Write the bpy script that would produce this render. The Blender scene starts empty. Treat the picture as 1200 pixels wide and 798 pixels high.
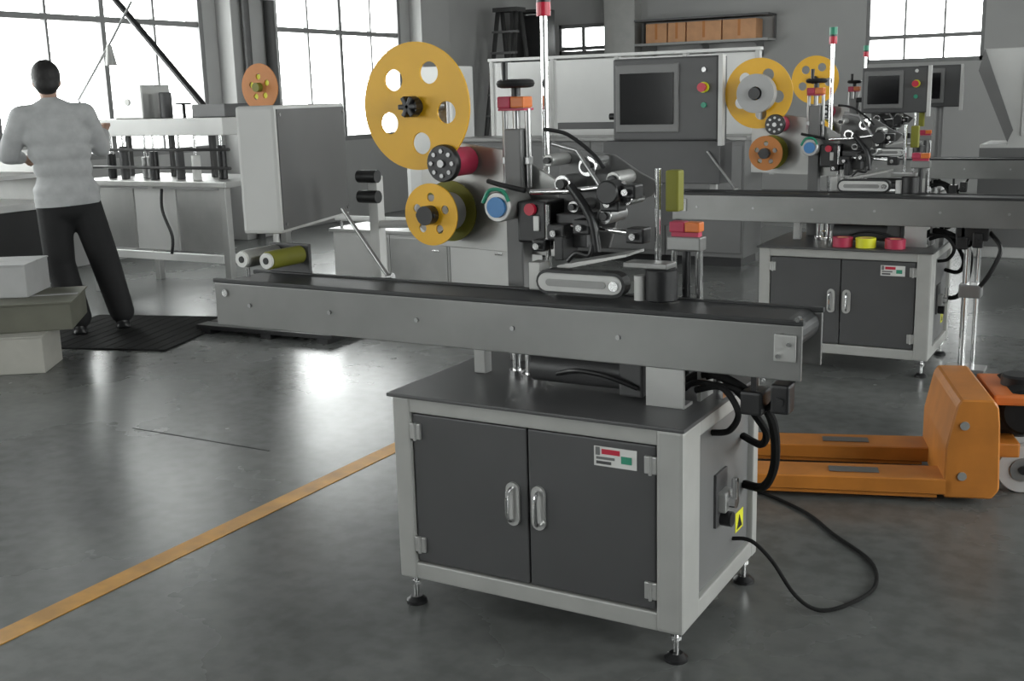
import bpy, bmesh, math, random
from mathutils import Vector, Matrix, Euler
random.seed(7)
S = bpy.context.scene
COL = S.collection
PI = math.pi

# ------------------------------------------------------------------ camera
cam_d = bpy.data.cameras.new('camera'); cam = bpy.data.objects.new('camera', cam_d); COL.objects.link(cam)
YAW, PITCH, ROLL = 0.5183, 0.2134, -0.0277
fw = Vector((-math.sin(YAW)*math.cos(PITCH), math.cos(YAW)*math.cos(PITCH), -math.sin(PITCH)))
rt = Vector((math.cos(YAW), math.sin(YAW), 0)); up = rt.cross(fw)
r2 = rt*math.cos(ROLL) + up*math.sin(ROLL); u2 = -rt*math.sin(ROLL) + up*math.cos(ROLL)
mw = Matrix.Identity(4)
for i in range(3):
    mw[i][0], mw[i][1], mw[i][2] = r2[i], u2[i], -fw[i]
mw.translation = (0, 0, 1.5)
cam.matrix_world = mw
cam_d.sensor_width = 36; cam_d.lens = 39.70; cam_d.clip_start = 0.05; cam_d.clip_end = 200
S.camera = cam

# ------------------------------------------------------------------ world, exposure
S.view_settings.view_transform = 'Standard'; S.view_settings.look = 'None'
S.view_settings.gamma = 1; S.view_settings.use_curve_mapping = False
S.view_settings.exposure = 0.0
W = bpy.data.worlds.new('overcast_sky'); S.world = W; W.use_nodes = True
bgn = W.node_tree.nodes['Background']; bgn.inputs[0].default_value = (1.0, 0.995, 0.975, 1); bgn.inputs[1].default_value = 12.0

# window openings of the hall, plus unseen ones added for light: (axis wall, lo, hi, z0, z1)
LEFT_X, RIGHT_X, BACK_Y, FRONT_Y, CEIL = -9.0, 5.2, 17.0, -6.0, 6.0
LEFT_WIN = [(-0.85, 1.75, 1.0, 3.1), (2.9, 5.5, 1.0, 3.1), (6.66, 9.3, 1.0, 3.1), (10.45, 12.99, 1.0, 3.1), (-4.6, -2.0, 1.0, 3.1)]  # last opening is unseen, added to reflect bright in the conveyor's left end
BACK_WIN = [(-8.66, -7.8, 2.12, 2.6), (-3.75, -2.17, 1.8, 3.4), (0.2, 2.8, 1.4, 3.9)]
RIGHT_WIN = [(-1.0, 1.8, 0.9, 4.0), (3.2, 6.4, 0.9, 4.0), (8.6, 11.4, 0.9, 4.0)]
FRONT_FILL_WIN = [(-7.0, -4.2, 0.9, 3.7)]  # unseen opening behind the camera, added to brighten camera-facing sides
def portal(loc, rot, sx, sy):
    d = bpy.data.lights.new('window_daylight', 'AREA'); d.shape = 'RECTANGLE'; d.size = sx; d.size_y = sy
    d.energy = 1; d.cycles.is_portal = True
    o = bpy.data.objects.new('window_daylight', d); COL.objects.link(o); o.location = loc; o.rotation_euler = rot
for a, b, z0, z1 in LEFT_WIN: portal((LEFT_X-0.13, (a+b)/2, (z0+z1)/2), (PI/2, 0, -PI/2), b-a, z1-z0)
for a, b, z0, z1 in RIGHT_WIN: portal((RIGHT_X+0.13, (a+b)/2, (z0+z1)/2), (PI/2, 0, PI/2), b-a, z1-z0)
for a, b, z0, z1 in FRONT_FILL_WIN: portal(((a+b)/2, FRONT_Y-0.13, (z0+z1)/2), (PI/2, 0, 0), b-a, z1-z0)
for a, b, z0, z1 in BACK_WIN: portal(((a+b)/2, BACK_Y+0.13, (z0+z1)/2), (-PI/2, 0, 0), b-a, z1-z0)

# ------------------------------------------------------------------ materials
MATS = {}
def mat(name, col, rough=0.5, metal=0.0, var=0.06, scale=8.0, bump=0.0, spec=0.5, coat=0.0):
    m = bpy.data.materials.new(name); m.use_nodes = True
    nt = m.node_tree; b = nt.nodes['Principled BSDF']
    tc = nt.nodes.new('ShaderNodeTexCoord'); nz = nt.nodes.new('ShaderNodeTexNoise')
    nz.inputs['Scale'].default_value = scale; nz.inputs['Detail'].default_value = 4
    nt.links.new(tc.outputs['Object'], nz.inputs['Vector'])
    rp = nt.nodes.new('ShaderNodeValToRGB')
    rp.color_ramp.elements[0].position = 0.3; rp.color_ramp.elements[1].position = 0.7
    rp.color_ramp.elements[0].color = [max(0, c*(1-var)) for c in col] + [1]
    rp.color_ramp.elements[1].color = [min(1, c*(1+var)) for c in col] + [1]
    nt.links.new(nz.outputs['Fac'], rp.inputs['Fac']); nt.links.new(rp.outputs['Color'], b.inputs['Base Color'])
    b.inputs['Roughness'].default_value = rough; b.inputs['Metallic'].default_value = metal
    b.inputs['Specular IOR Level'].default_value = spec
    if coat: b.inputs['Coat Weight'].default_value = coat
    if bump:
        bp = nt.nodes.new('ShaderNodeBump'); bp.inputs['Strength'].default_value = bump
        bp.inputs['Distance'].default_value = 0.01
        nt.links.new(nz.outputs['Fac'], bp.inputs['Height']); nt.links.new(bp.outputs['Normal'], b.inputs['Normal'])
    MATS[name] = m
    return m
mat('frame_paint', (0.40, 0.40, 0.385), 0.42, 0.15)
mat('alu', (0.42, 0.42, 0.41), 0.38, 0.55, 0.08, 5)
mat('alu_dull', (0.23, 0.23, 0.226), 0.34, 0.6, 0.1, 4)
mat('steel', (0.36, 0.36, 0.36), 0.3, 0.8, 0.05)
mat('chrome', (0.78, 0.78, 0.78), 0.14, 1.0, 0.02)
mat('panel_dark', (0.072, 0.072, 0.074), 0.45, 0.1, 0.08, 3)
mat('panel_mid', (0.16, 0.16, 0.16), 0.45, 0.1, 0.06, 3)
mat('cover_grey', (0.115, 0.115, 0.115), 0.5, 0.1, 0.06, 3)
mat('panel_light', (0.55, 0.55, 0.54), 0.45, 0.05, 0.05, 3)
mat('white_paint', (0.74, 0.74, 0.73), 0.45, 0, 0.03, 3)
mat('black', (0.012, 0.012, 0.013), 0.38, 0, 0.1)
mat('rubber', (0.014, 0.014, 0.014), 0.85, 0, 0.15, 20, 0.1, 0.15)
mat('belt', (0.022, 0.023, 0.024), 0.5, 0, 0.15, 12)
mat('screen', (0.006, 0.006, 0.007), 0.12, 0, 0.02)
mat('yellow', (0.80, 0.43, 0.010), 0.42, 0, 0.06, 6)
mat('orange_paint', (0.50, 0.18, 0.026), 0.42, 0, 0.16, 6, 0.05)
mat('orange_plastic', (0.62, 0.16, 0.03), 0.4, 0, 0.05)
mat('roll_orange', (0.50, 0.19, 0.05), 0.6, 0, 0.06)
mat('red', (0.50, 0.012, 0.04), 0.35, 0, 0.08)
mat('red_rubber', (0.42, 0.03, 0.075), 0.45, 0, 0.1)
mat('green', (0.03, 0.26, 0.16), 0.4, 0, 0.05)
mat('blue', (0.05, 0.20, 0.46), 0.35, 0, 0.05)
mat('olive', (0.17, 0.17, 0.015), 0.6, 0, 0.12)
mat('sticker_yellow', (0.72, 0.72, 0.03), 0.45, 0, 0.03)
mat('paper', (0.70, 0.70, 0.68), 0.6, 0, 0.04)
mat('paper_grey', (0.42, 0.42, 0.42), 0.6, 0, 0.06)
mat('carton', (0.58, 0.31, 0.16), 0.7, 0, 0.1, 6, 0.05)
mat('carton_pale', (0.42, 0.41, 0.37), 0.7, 0, 0.08, 6, 0.05)
mat('board_olive', (0.14, 0.14, 0.11), 0.65, 0, 0.12, 5)
mat('shirt', (0.40, 0.405, 0.41), 0.85, 0, 0.1, 14, 0.15)
mat('trousers', (0.010, 0.010, 0.011), 0.8, 0, 0.1, 14, 0.1)
mat('hair', (0.008, 0.007, 0.007), 0.6, 0, 0.2, 40, 0.4)
mat('skin', (0.36, 0.22, 0.16), 0.5, 0, 0.05, 12)
mat('wall', (0.36, 0.36, 0.355), 0.8, 0, 0.06, 1.2, 0.05)
mat('wall_back', (0.36, 0.36, 0.355), 0.8, 0, 0.05, 1.0, 0.05)
mat('ceiling', (0.30, 0.30, 0.30), 0.9, 0, 0.05, 0.8)
mat('window_frame', (0.20, 0.20, 0.20), 0.5, 0.2, 0.06)
mat('pipe', (0.06, 0.06, 0.06), 0.5, 0.2, 0.1)
mat('joint', (0.03, 0.03, 0.03), 0.9)
mat('line_yellow', (0.55, 0.27, 0.03), 0.45, 0, 0.22, 9)
def glass_mat():
    m = bpy.data.materials.new('glass'); m.use_nodes = True; nt = m.node_tree
    for n in list(nt.nodes): nt.nodes.remove(n)
    o = nt.nodes.new('ShaderNodeOutputMaterial'); mx = nt.nodes.new('ShaderNodeMixShader')
    t = nt.nodes.new('ShaderNodeBsdfTransparent'); g = nt.nodes.new('ShaderNodeBsdfGlossy')
    g.inputs['Roughness'].default_value = 0.02; t.inputs['Color'].default_value = (0.93, 0.95, 0.95, 1)
    mx.inputs[0].default_value = 0.05
    nt.links.new(t.outputs[0], mx.inputs[1])
    nt.links.new(g.outputs[0], mx.inputs[2]); nt.links.new(mx.outputs[0], o.inputs[0])
    MATS['glass'] = m
glass_mat()
def floor_mat():
    m = bpy.data.materials.new('epoxy_floor'); m.use_nodes = True; nt = m.node_tree; b = nt.nodes['Principled BSDF']
    tc = nt.nodes.new('ShaderNodeTexCoord')
    n1 = nt.nodes.new('ShaderNodeTexNoise'); n1.inputs['Scale'].default_value = 0.9; n1.inputs['Detail'].default_value = 6
    n2 = nt.nodes.new('ShaderNodeTexNoise'); n2.inputs['Scale'].default_value = 14; n2.inputs['Detail'].default_value = 5
    for n in (n1, n2): nt.links.new(tc.outputs['Object'], n.inputs['Vector'])
    r1 = nt.nodes.new('ShaderNodeValToRGB'); r1.color_ramp.elements[0].position = 0.32; r1.color_ramp.elements[1].position = 0.68
    r1.color_ramp.elements[0].color = (0.095, 0.100, 0.097, 1); r1.color_ramp.elements[1].color = (0.160, 0.165, 0.160, 1)
    r2_ = nt.nodes.new('ShaderNodeValToRGB'); r2_.color_ramp.elements[0].position = 0.35; r2_.color_ramp.elements[1].position = 0.6
    r2_.color_ramp.elements[0].color = (0.72, 0.72, 0.72, 1); r2_.color_ramp.elements[1].color = (1, 1, 1, 1)
    mx = nt.nodes.new('ShaderNodeMixRGB'); mx.blend_type = 'MULTIPLY'; mx.inputs[0].default_value = 0.8
    nt.links.new(n1.outputs['Fac'], r1.inputs[0]); nt.links.new(n2.outputs['Fac'], r2_.inputs[0])
    nt.links.new(r1.outputs[0], mx.inputs[1]); nt.links.new(r2_.outputs[0], mx.inputs[2]); nt.links.new(mx.outputs[0], b.inputs['Base Color'])
    mr = nt.nodes.new('ShaderNodeMapRange'); mr.inputs['To Min'].default_value = 0.17; mr.inputs['To Max'].default_value = 0.36
    nt.links.new(n1.outputs['Fac'], mr.inputs['Value']); nt.links.new(mr.outputs[0], b.inputs['Roughness'])
    b.inputs['Specular IOR Level'].default_value = 0.3
    bp = nt.nodes.new('ShaderNodeBump'); bp.inputs['Strength'].default_value = 0.06; bp.inputs['Distance'].default_value = 0.01
    nt.links.new(n2.outputs['Fac'], bp.inputs['Height']); nt.links.new(bp.outputs[0], b.inputs['Normal'])
    MATS['floor'] = m
floor_mat()

# ------------------------------------------------------------------ mesh helpers
class MB:
    def __init__(s): s.bm = bmesh.new()
    def box(s, lo, hi, bev=0.0, rot=None, piv=None):
        bm = bmesh.new(); bmesh.ops.create_cube(bm, size=1)
        c = [(a+b)/2 for a, b in zip(lo, hi)]; d = [abs(b-a) for a, b in zip(lo, hi)]
        for v in bm.verts: v.co = Vector((v.co.x*d[0]+c[0], v.co.y*d[1]+c[1], v.co.z*d[2]+c[2]))
        if bev: bmesh.ops.bevel(bm, geom=bm.edges[:], offset=min(bev, min(d)*0.45), segments=2, affect='EDGES', profile=0.6)
        if rot is not None:
            p = Vector(piv or c); R = rot if isinstance(rot, Matrix) else Euler(rot).to_matrix()
            for v in bm.verts: v.co = R @ (v.co - p) + p
        s.merge(bm); return s
    def merge(s, bm):
        me = bpy.data.meshes.new('tmp'); bm.to_mesh(me); bm.free(); s.bm.from_mesh(me); bpy.data.meshes.remove(me)
    def cyl(s, p0, p1, r, r1=None, n=20, bev=0.0):
        p0, p1 = Vector(p0), Vector(p1); r1 = r if r1 is None else r1
        if bev:
            ax = (p1-p0); L = ax.length; ax = ax/L
            return s.lathe([(0, 0), (r-bev, 0), (r, bev), (r1, L-bev), (r1-bev, L), (0, L)], p0, ax, n)
        return s.lathe([(0, 0), (r, 0), (r1, (p1-p0).length), (0, (p1-p0).length)], p0, (p1-p0).normalized(), n)
    def lathe(s, prof, org, ax=(0, 0, 1), n=24, closed=False):
        org = Vector(org); ax = Vector(ax).normalized()
        q = ax.to_track_quat('Z', 'Y').to_matrix(); bm = s.bm
        rings = []
        for r, h in prof:
            if r <= 1e-6: rings.append([bm.verts.new(org + q @ Vector((0, 0, h)))])
            else: rings.append([bm.verts.new(org + q @ Vector((r*math.cos(2*PI*k/n), r*math.sin(2*PI*k/n), h))) for k in range(n)])
        idx = list(range(len(rings)-1)) + ([len(rings)-1] if closed else [])
        for i in idx:
            A, Bq = rings[i], rings[(i+1) % len(rings)]
            for k in range(n):
                k2 = (k+1) % n
                vs = [A[k % len(A)], A[k2 % len(A)], Bq[k2 % len(Bq)], Bq[k % len(Bq)]]
                u = []
                for v in vs:
                    if v not in u: u.append(v)
                if len(u) >= 3:
                    try:
                        f = bm.faces.new(u); f.smooth = True
                    except ValueError: pass
        return s
    def tube(s, pts, r, n=8, smooth_sub=6):
        P = [Vector(p) for p in pts]
        if smooth_sub > 1 and len(P) > 2:
            Q = []
            for i in range(len(P)-1):
                a, b, c, d = P[max(i-1, 0)], P[i], P[i+1], P[min(i+2, len(P)-1)]
                for k in range(smooth_sub):
                    t = k/smooth_sub
                    Q.append(0.5*((2*b) + (c-a)*t + (2*a-5*b+4*c-d)*t*t + (3*b-a-3*c+d)*t**3))
            Q.append(P[-1]); P = Q
        bm = s.bm; prev = None; nrm = None
        for i, p in enumerate(P):
            t = (P[min(i+1, len(P)-1)] - P[max(i-1, 0)]).normalized()
            if nrm is None: nrm = t.orthogonal().normalized()
            nrm = (nrm - t*nrm.dot(t)).normalized(); b = t.cross(nrm)
            ring = [bm.verts.new(p + r*(nrm*math.cos(2*PI*k/n) + b*math.sin(2*PI*k/n))) for k in range(n)]
            if prev:
                for k in range(n):
                    f = bm.faces.new((prev[k], prev[(k+1) % n], ring[(k+1) % n], ring[k])); f.smooth = True
            else: bm.faces.new(ring[::-1])
            prev = ring
        bm.faces.new(prev)
        return s
    def prism(s, poly, axis, a, b, bev=0.0):
        """poly: 2-D outline in the two other axes (cyclic x,y,z order), extruded along axis from a to b"""
        bm = bmesh.new()
        def P(u, v, w):
            return {'x': (w, u, v), 'y': (u, w, v), 'z': (u, v, w)}[axis]
        A = [bm.verts.new(P(u, v, a)) for u, v in poly]; Bq = [bm.verts.new(P(u, v, b)) for u, v in poly]
        bm.faces.new(A); bm.faces.new(Bq)
        for i in range(len(A)):
            j = (i+1) % len(A); bm.faces.new((A[i], A[j], Bq[j], Bq[i]))
        bmesh.ops.recalc_face_normals(bm, faces=bm.faces[:])
        if bev: bmesh.ops.bevel(bm, geom=bm.edges[:], offset=bev, segments=1, affect='EDGES')
        s.merge(bm); return s
    def sph(s, c, r, sc=(1, 1, 1), n=16):
        bm = bmesh.new(); bmesh.ops.create_uvsphere(bm, u_segments=n, v_segments=max(6, n//2), radius=r)
        for v in bm.verts: v.co = Vector((v.co.x*sc[0]+c[0], v.co.y*sc[1]+c[1], v.co.z*sc[2]+c[2]))
        for f in bm.faces: f.smooth = True
        s.merge(bm); return s
    def build(s, name, m, parent=None, loc=None):
        bm = s.bm; bmesh.ops.recalc_face_normals(bm, faces=bm.faces[:])
        for e in bm.edges:
            if len(e.link_faces) == 2 and e.calc_face_angle(0) > 0.7: e.smooth = False
        me = bpy.data.meshes.new(name); bm.to_mesh(me); bm.free()
        return link(name, me, m, parent, loc)
def link(name, me, m, parent=None, loc=None):
    if m:
        me.materials.clear(); me.materials.append(MATS[m])
    o = bpy.data.objects.new(name, me); COL.objects.link(o)
    if parent is not None: o.parent = parent
    if loc is not None: o.location = loc
    return o
def stadium(x0, x1, z0, z1, n=8):
    r = (z1-z0)/2; zc = (z0+z1)/2; pts = []
    for k in range(n+1):
        a = -PI/2 + PI*k/n; pts.append((x1-r+r*math.cos(a), zc+r*math.sin(a)))
    for k in range(n+1):
        a = PI/2 + PI*k/n; pts.append((x0+r+r*math.cos(a), zc+r*math.sin(a)))
    return pts
def plate_holes(name, m, parent, centre, R, holes, y0, th, n=64):
    """upright disc (axis y) with round through holes"""
    cu = bpy.data.curves.new('c', 'CURVE'); cu.dimensions = '2D'; cu.fill_mode = 'BOTH'; cu.extrude = th/2
    def ring(cx, cy, r, k):
        sp = cu.splines.new('POLY'); sp.points.add(k-1); sp.use_cyclic_u = True
        for i in range(k): sp.points[i].co = (cx+r*math.cos(2*PI*i/k), cy+r*math.sin(2*PI*i/k), 0, 1)
    ring(0, 0, R, n)
    for hx, hy, hr in holes: ring(hx, hy, hr, 28)
    ob = bpy.data.objects.new('c', cu); COL.objects.link(ob)
    dg = bpy.context.evaluated_depsgraph_get(); dg.update()
    me = bpy.data.meshes.new_from_object(ob.evaluated_get(dg)); bpy.data.objects.remove(ob); bpy.data.curves.remove(cu)
    bm = bmesh.new(); bm.from_mesh(me); bmesh.ops.remove_doubles(bm, verts=bm.verts[:], dist=1e-5)
    for v in bm.verts:
        x, y, z = v.co; v.co = (centre[0]+x, y0+th/2+z, centre[1]+y)
    bmesh.ops.recalc_face_normals(bm, faces=bm.faces[:]); bm.to_mesh(me); bm.free(); me.name = name
    return link(name, me, m, parent)
def empty(name, loc, rz=0.0):
    o = bpy.data.objects.new(name, None); COL.objects.link(o); o.location = loc; o.rotation_euler = (0, 0, rz)
    o.empty_display_size = 0.1
    return o
def tag(o, label, cat, group=None, kind=None):
    if label: o['label'] = label
    if cat: o['category'] = cat
    if group: o['group'] = group
    if kind: o['kind'] = kind
    return o
def struct(o, label=None):
    o['kind'] = 'structure'
    if label: o['label'] = label
    return o

# ------------------------------------------------------------------ the hall
struct(MB().box((LEFT_X-0.4, FRONT_Y-0.4, -0.2), (RIGHT_X+0.4, BACK_Y+0.4, 0)).build('floor', 'floor'), 'dark grey polished epoxy floor of the factory hall')
struct(MB().box((LEFT_X-0.4, FRONT_Y-0.4, CEIL), (RIGHT_X+0.4, BACK_Y+0.4, CEIL+0.2)).build('ceiling', 'ceiling'))
def wall(name, m, axis, at, th, lo, hi, wins):
    """a wall with window openings, in one piece"""
    b = MB()
    def bx(a0, a1, z0, z1):
        if a1-a0 < 1e-4 or z1-z0 < 1e-4: return
        if axis == 'x': b.box((min(at, at+th), a0, z0), (max(at, at+th), a1, z1))
        else: b.box((a0, min(at, at+th), z0), (a1, max(at, at+th), z1))
    p = lo
    for a, c, z0, z1 in sorted(wins):
        bx(p, a, 0, CEIL); bx(a, c, 0, z0); bx(a, c, z1, CEIL); p = c
    bx(p, hi, 0, CEIL)
    return struct(b.build(name, m))
wl = wall('wall_left', 'wall', 'x', LEFT_X, -0.25, FRONT_Y, BACK_Y, LEFT_WIN)
wr = wall('wall_right', 'wall', 'x', RIGHT_X, 0.25, FRONT_Y, BACK_Y, RIGHT_WIN)
wb = wall('wall_back', 'wall_back', 'y', BACK_Y, 0.25, LEFT_X-0.25, RIGHT_X+0.25, BACK_WIN)
wf = wall('wall_front', 'wall', 'y', FRONT_Y, -0.25, LEFT_X-0.25, RIGHT_X+0.25, FRONT_FILL_WIN)
NWIN = [0]
def window(axis, at, a, c, z0, z1, cols, rows, label=None):
    NWIN[0] += 1
    root = struct(empty('window_%d' % NWIN[0], (at, (a+c)/2, z0) if axis == 'x' else ((a+c)/2, at, z0)), label)
    w = c-a; h = z1-z0; t = 0.035
    def bx(u0, u1, v0, v1, d, name, m):
        if axis == 'x': MB().box((-d, u0, v0), (d, u1, v1)).build(name, m, root)
        else: MB().box((u0, -d, v0), (u1, d, v1)).build(name, m, root)
    f = MB()
    for (u0, u1, v0, v1) in ((-w/2, w/2, 0, 0.06), (-w/2, w/2, h-0.06, h), (-w/2, -w/2+0.05, 0, h), (w/2-0.05, w/2, 0, h)):
        if axis == 'x': f.box((-0.05, u0, v0), (0.05, u1, v1))
        else: f.box((u0, -0.05, v0), (u1, 0.05, v1))
    f.build('frame', 'window_frame', root)
    for k in range(1, cols):
        u = -w/2 + w*k/cols; tt = 0.028 if k*2 == cols else 0.014
        bx(u-tt, u+tt, 0.06, h-0.06, 0.03, 'mullion', 'window_frame')
    ys = [0] + [r-z0 for r in rows] + [h]
    for r in rows: bx(-w/2+0.05, w/2-0.05, r-z0-0.028, r-z0+0.028, 0.035, 'transom', 'window_frame')
    for k in range(cols):
        for j in range(len(ys)-1):
            bx(-w/2 + w*k/cols + 0.01, -w/2 + w*(k+1)/cols - 0.01, ys[j]+0.01, ys[j+1]-0.01, 0.003, 'pane', 'glass')
    return root
for i, (a, c, z0, z1) in enumerate(LEFT_WIN):
    window('x', LEFT_X-0.06, a, c, z0, z1, 4, [2.33], [None, None, 'tall steel window behind the man in the grey shirt', 'tall steel window behind the big yellow reel', None][i])
for a, c, z0, z1 in RIGHT_WIN: window('x', RIGHT_X+0.06, a, c, z0, z1, 4, [2.33])
for a, c, z0, z1 in FRONT_FILL_WIN: window('y', FRONT_Y-0.06, a, c, z0, z1, 4, [2.33])  # added fill window, out of view
for i, (a, c, z0, z1) in enumerate(BACK_WIN):
    window('y', BACK_Y+0.06, a, c, z0, z1, [2, 3, 4][i], [[2.22], [2.16], [2.33]][i], ['small window high on the back wall by the pier', 'wide window on the back wall above the control boxes', None][i])
# piers and ledges of the walls
struct(MB().box((LEFT_X-0.001, 9.5, 0), (LEFT_X+0.22, 10.25, CEIL), 0.01).build('trim_1', 'wall'), 'grey wall pier between the two tall windows')
struct(MB().box((LEFT_X-0.001, 13.2, 0), (LEFT_X+0.2, 13.9, CEIL), 0.01).build('trim_2', 'wall'))
struct(MB().box((-7.72, BACK_Y-0.28, 0), (-7.2, BACK_Y+0.001, CEIL), 0.01).build('trim_3', 'frame_paint'), 'pale pier on the back wall beside the small window')
struct(MB().box((LEFT_X-0.001, 5.62, 0), (LEFT_X+0.22, 6.4, CEIL), 0.01).build('trim_4', 'wall'))
for k, yy in enumerate((9.66, 10.05)):
    p = empty('wall_pipe', (LEFT_X+0.28, yy, 0))
    MB().cyl((0, 0, 0), (0, 0, CEIL-0.01), [0.045, 0.06][k], n=16).build('pipe', 'pipe', p)
    for z in (1.2, 2.6, 4.0, 5.4): MB().box((-0.07, -0.075, z), (0.07, 0.075, z+0.03)).build('clamp', 'steel', p)
    tag(p, ['thin dark pipe running up the pier by the left window', 'thick dark pipe running up the pier above the orange reel'][k], 'pipe')
# painted line, floor joint
tag(MB().box((-2.86, 0.6, 0), (-2.775, 4.55, 0.0025)).build('floor_marking', 'line_yellow'), 'worn orange-yellow marking line painted on the grey floor', 'floor line')
jn = MB().box((-4.15, 3.60, 0), (-3.3, 3.608, 0.0012)).build('floor_joint', 'joint', bpy.data.objects['floor'])

# ------------------------------------------------------------------ labelling machines
def control_box(root, org, rz, w, h, d, estop=True, back_only=False):
    """box with its front facing local -y; org = centre of its bottom front edge"""
    R = Matrix.Rotation(rz, 4, 'Z'); R.translation = org
    def tf(o): o.data.transform(R); return o
    body = tf(MB().box((-w/2, 0, 0), (w/2, d, h), 0.012).build('control_box', 'panel_light' if back_only else 'panel_dark', root))
    fx = w*0.64
    if back_only:
        tf(MB().box((-w/2+0.012, -0.004, 0.012), (w/2-0.012, 0.006, h-0.012), 0.003).build('rear_cover', 'cover_grey', body))
        for sx in (-1, 1):
            for sz in (0.03, h-0.03): tf(MB().cyl((sx*(w/2-0.03), -0.007, sz), (sx*(w/2-0.03), 0, sz), 0.006, n=10).build('screw', 'steel', body))
        return body
    tf(MB().box((-w/2+0.02, -0.012, h*0.10), (-w/2+fx, 0.004, h*0.93), 0.008).build('bezel', 'panel_mid', body))
    tf(MB().box((-w/2+0.05, -0.016, h*0.20), (-w/2+fx-0.03, -0.006, h*0.82), 0.002).build('screen', 'screen', body))
    if estop:
        xs = w/2-0.085; zs = h*0.63
        tf(MB().cyl((xs, -0.02, zs), (xs, 0, zs), 0.03, n=20).build('button_ring', 'sticker_yellow', body))
        tf(MB().cyl((xs, -0.05, zs), (xs, -0.018, zs), 0.026, 0.022, 20).build('emergency_stop', 'red', body))
        tf(MB().cyl((xs, -0.012, zs-0.1), (xs, 0, zs-0.1), 0.016, n=16).build('push_button', 'green', body))
        tf(MB().cyl((xs, -0.012, zs+0.1), (xs, 0, zs+0.1), 0.014, n=16).build('key_switch', 'steel', body))
    # pale folded side flange and lug
    tf(MB().box((w/2+0.0005, -0.006, -0.03), (w/2+0.026, d*0.3, h+0.004), 0.002).build('side_flange', 'panel_light', body))
    tf(MB().cyl((-w/2-0.05, d*0.4, h*0.3), (-w/2+0.002, d*0.4, h*0.3), 0.02, n=14).build('swivel_knob', 'black', body))
    return body

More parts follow.
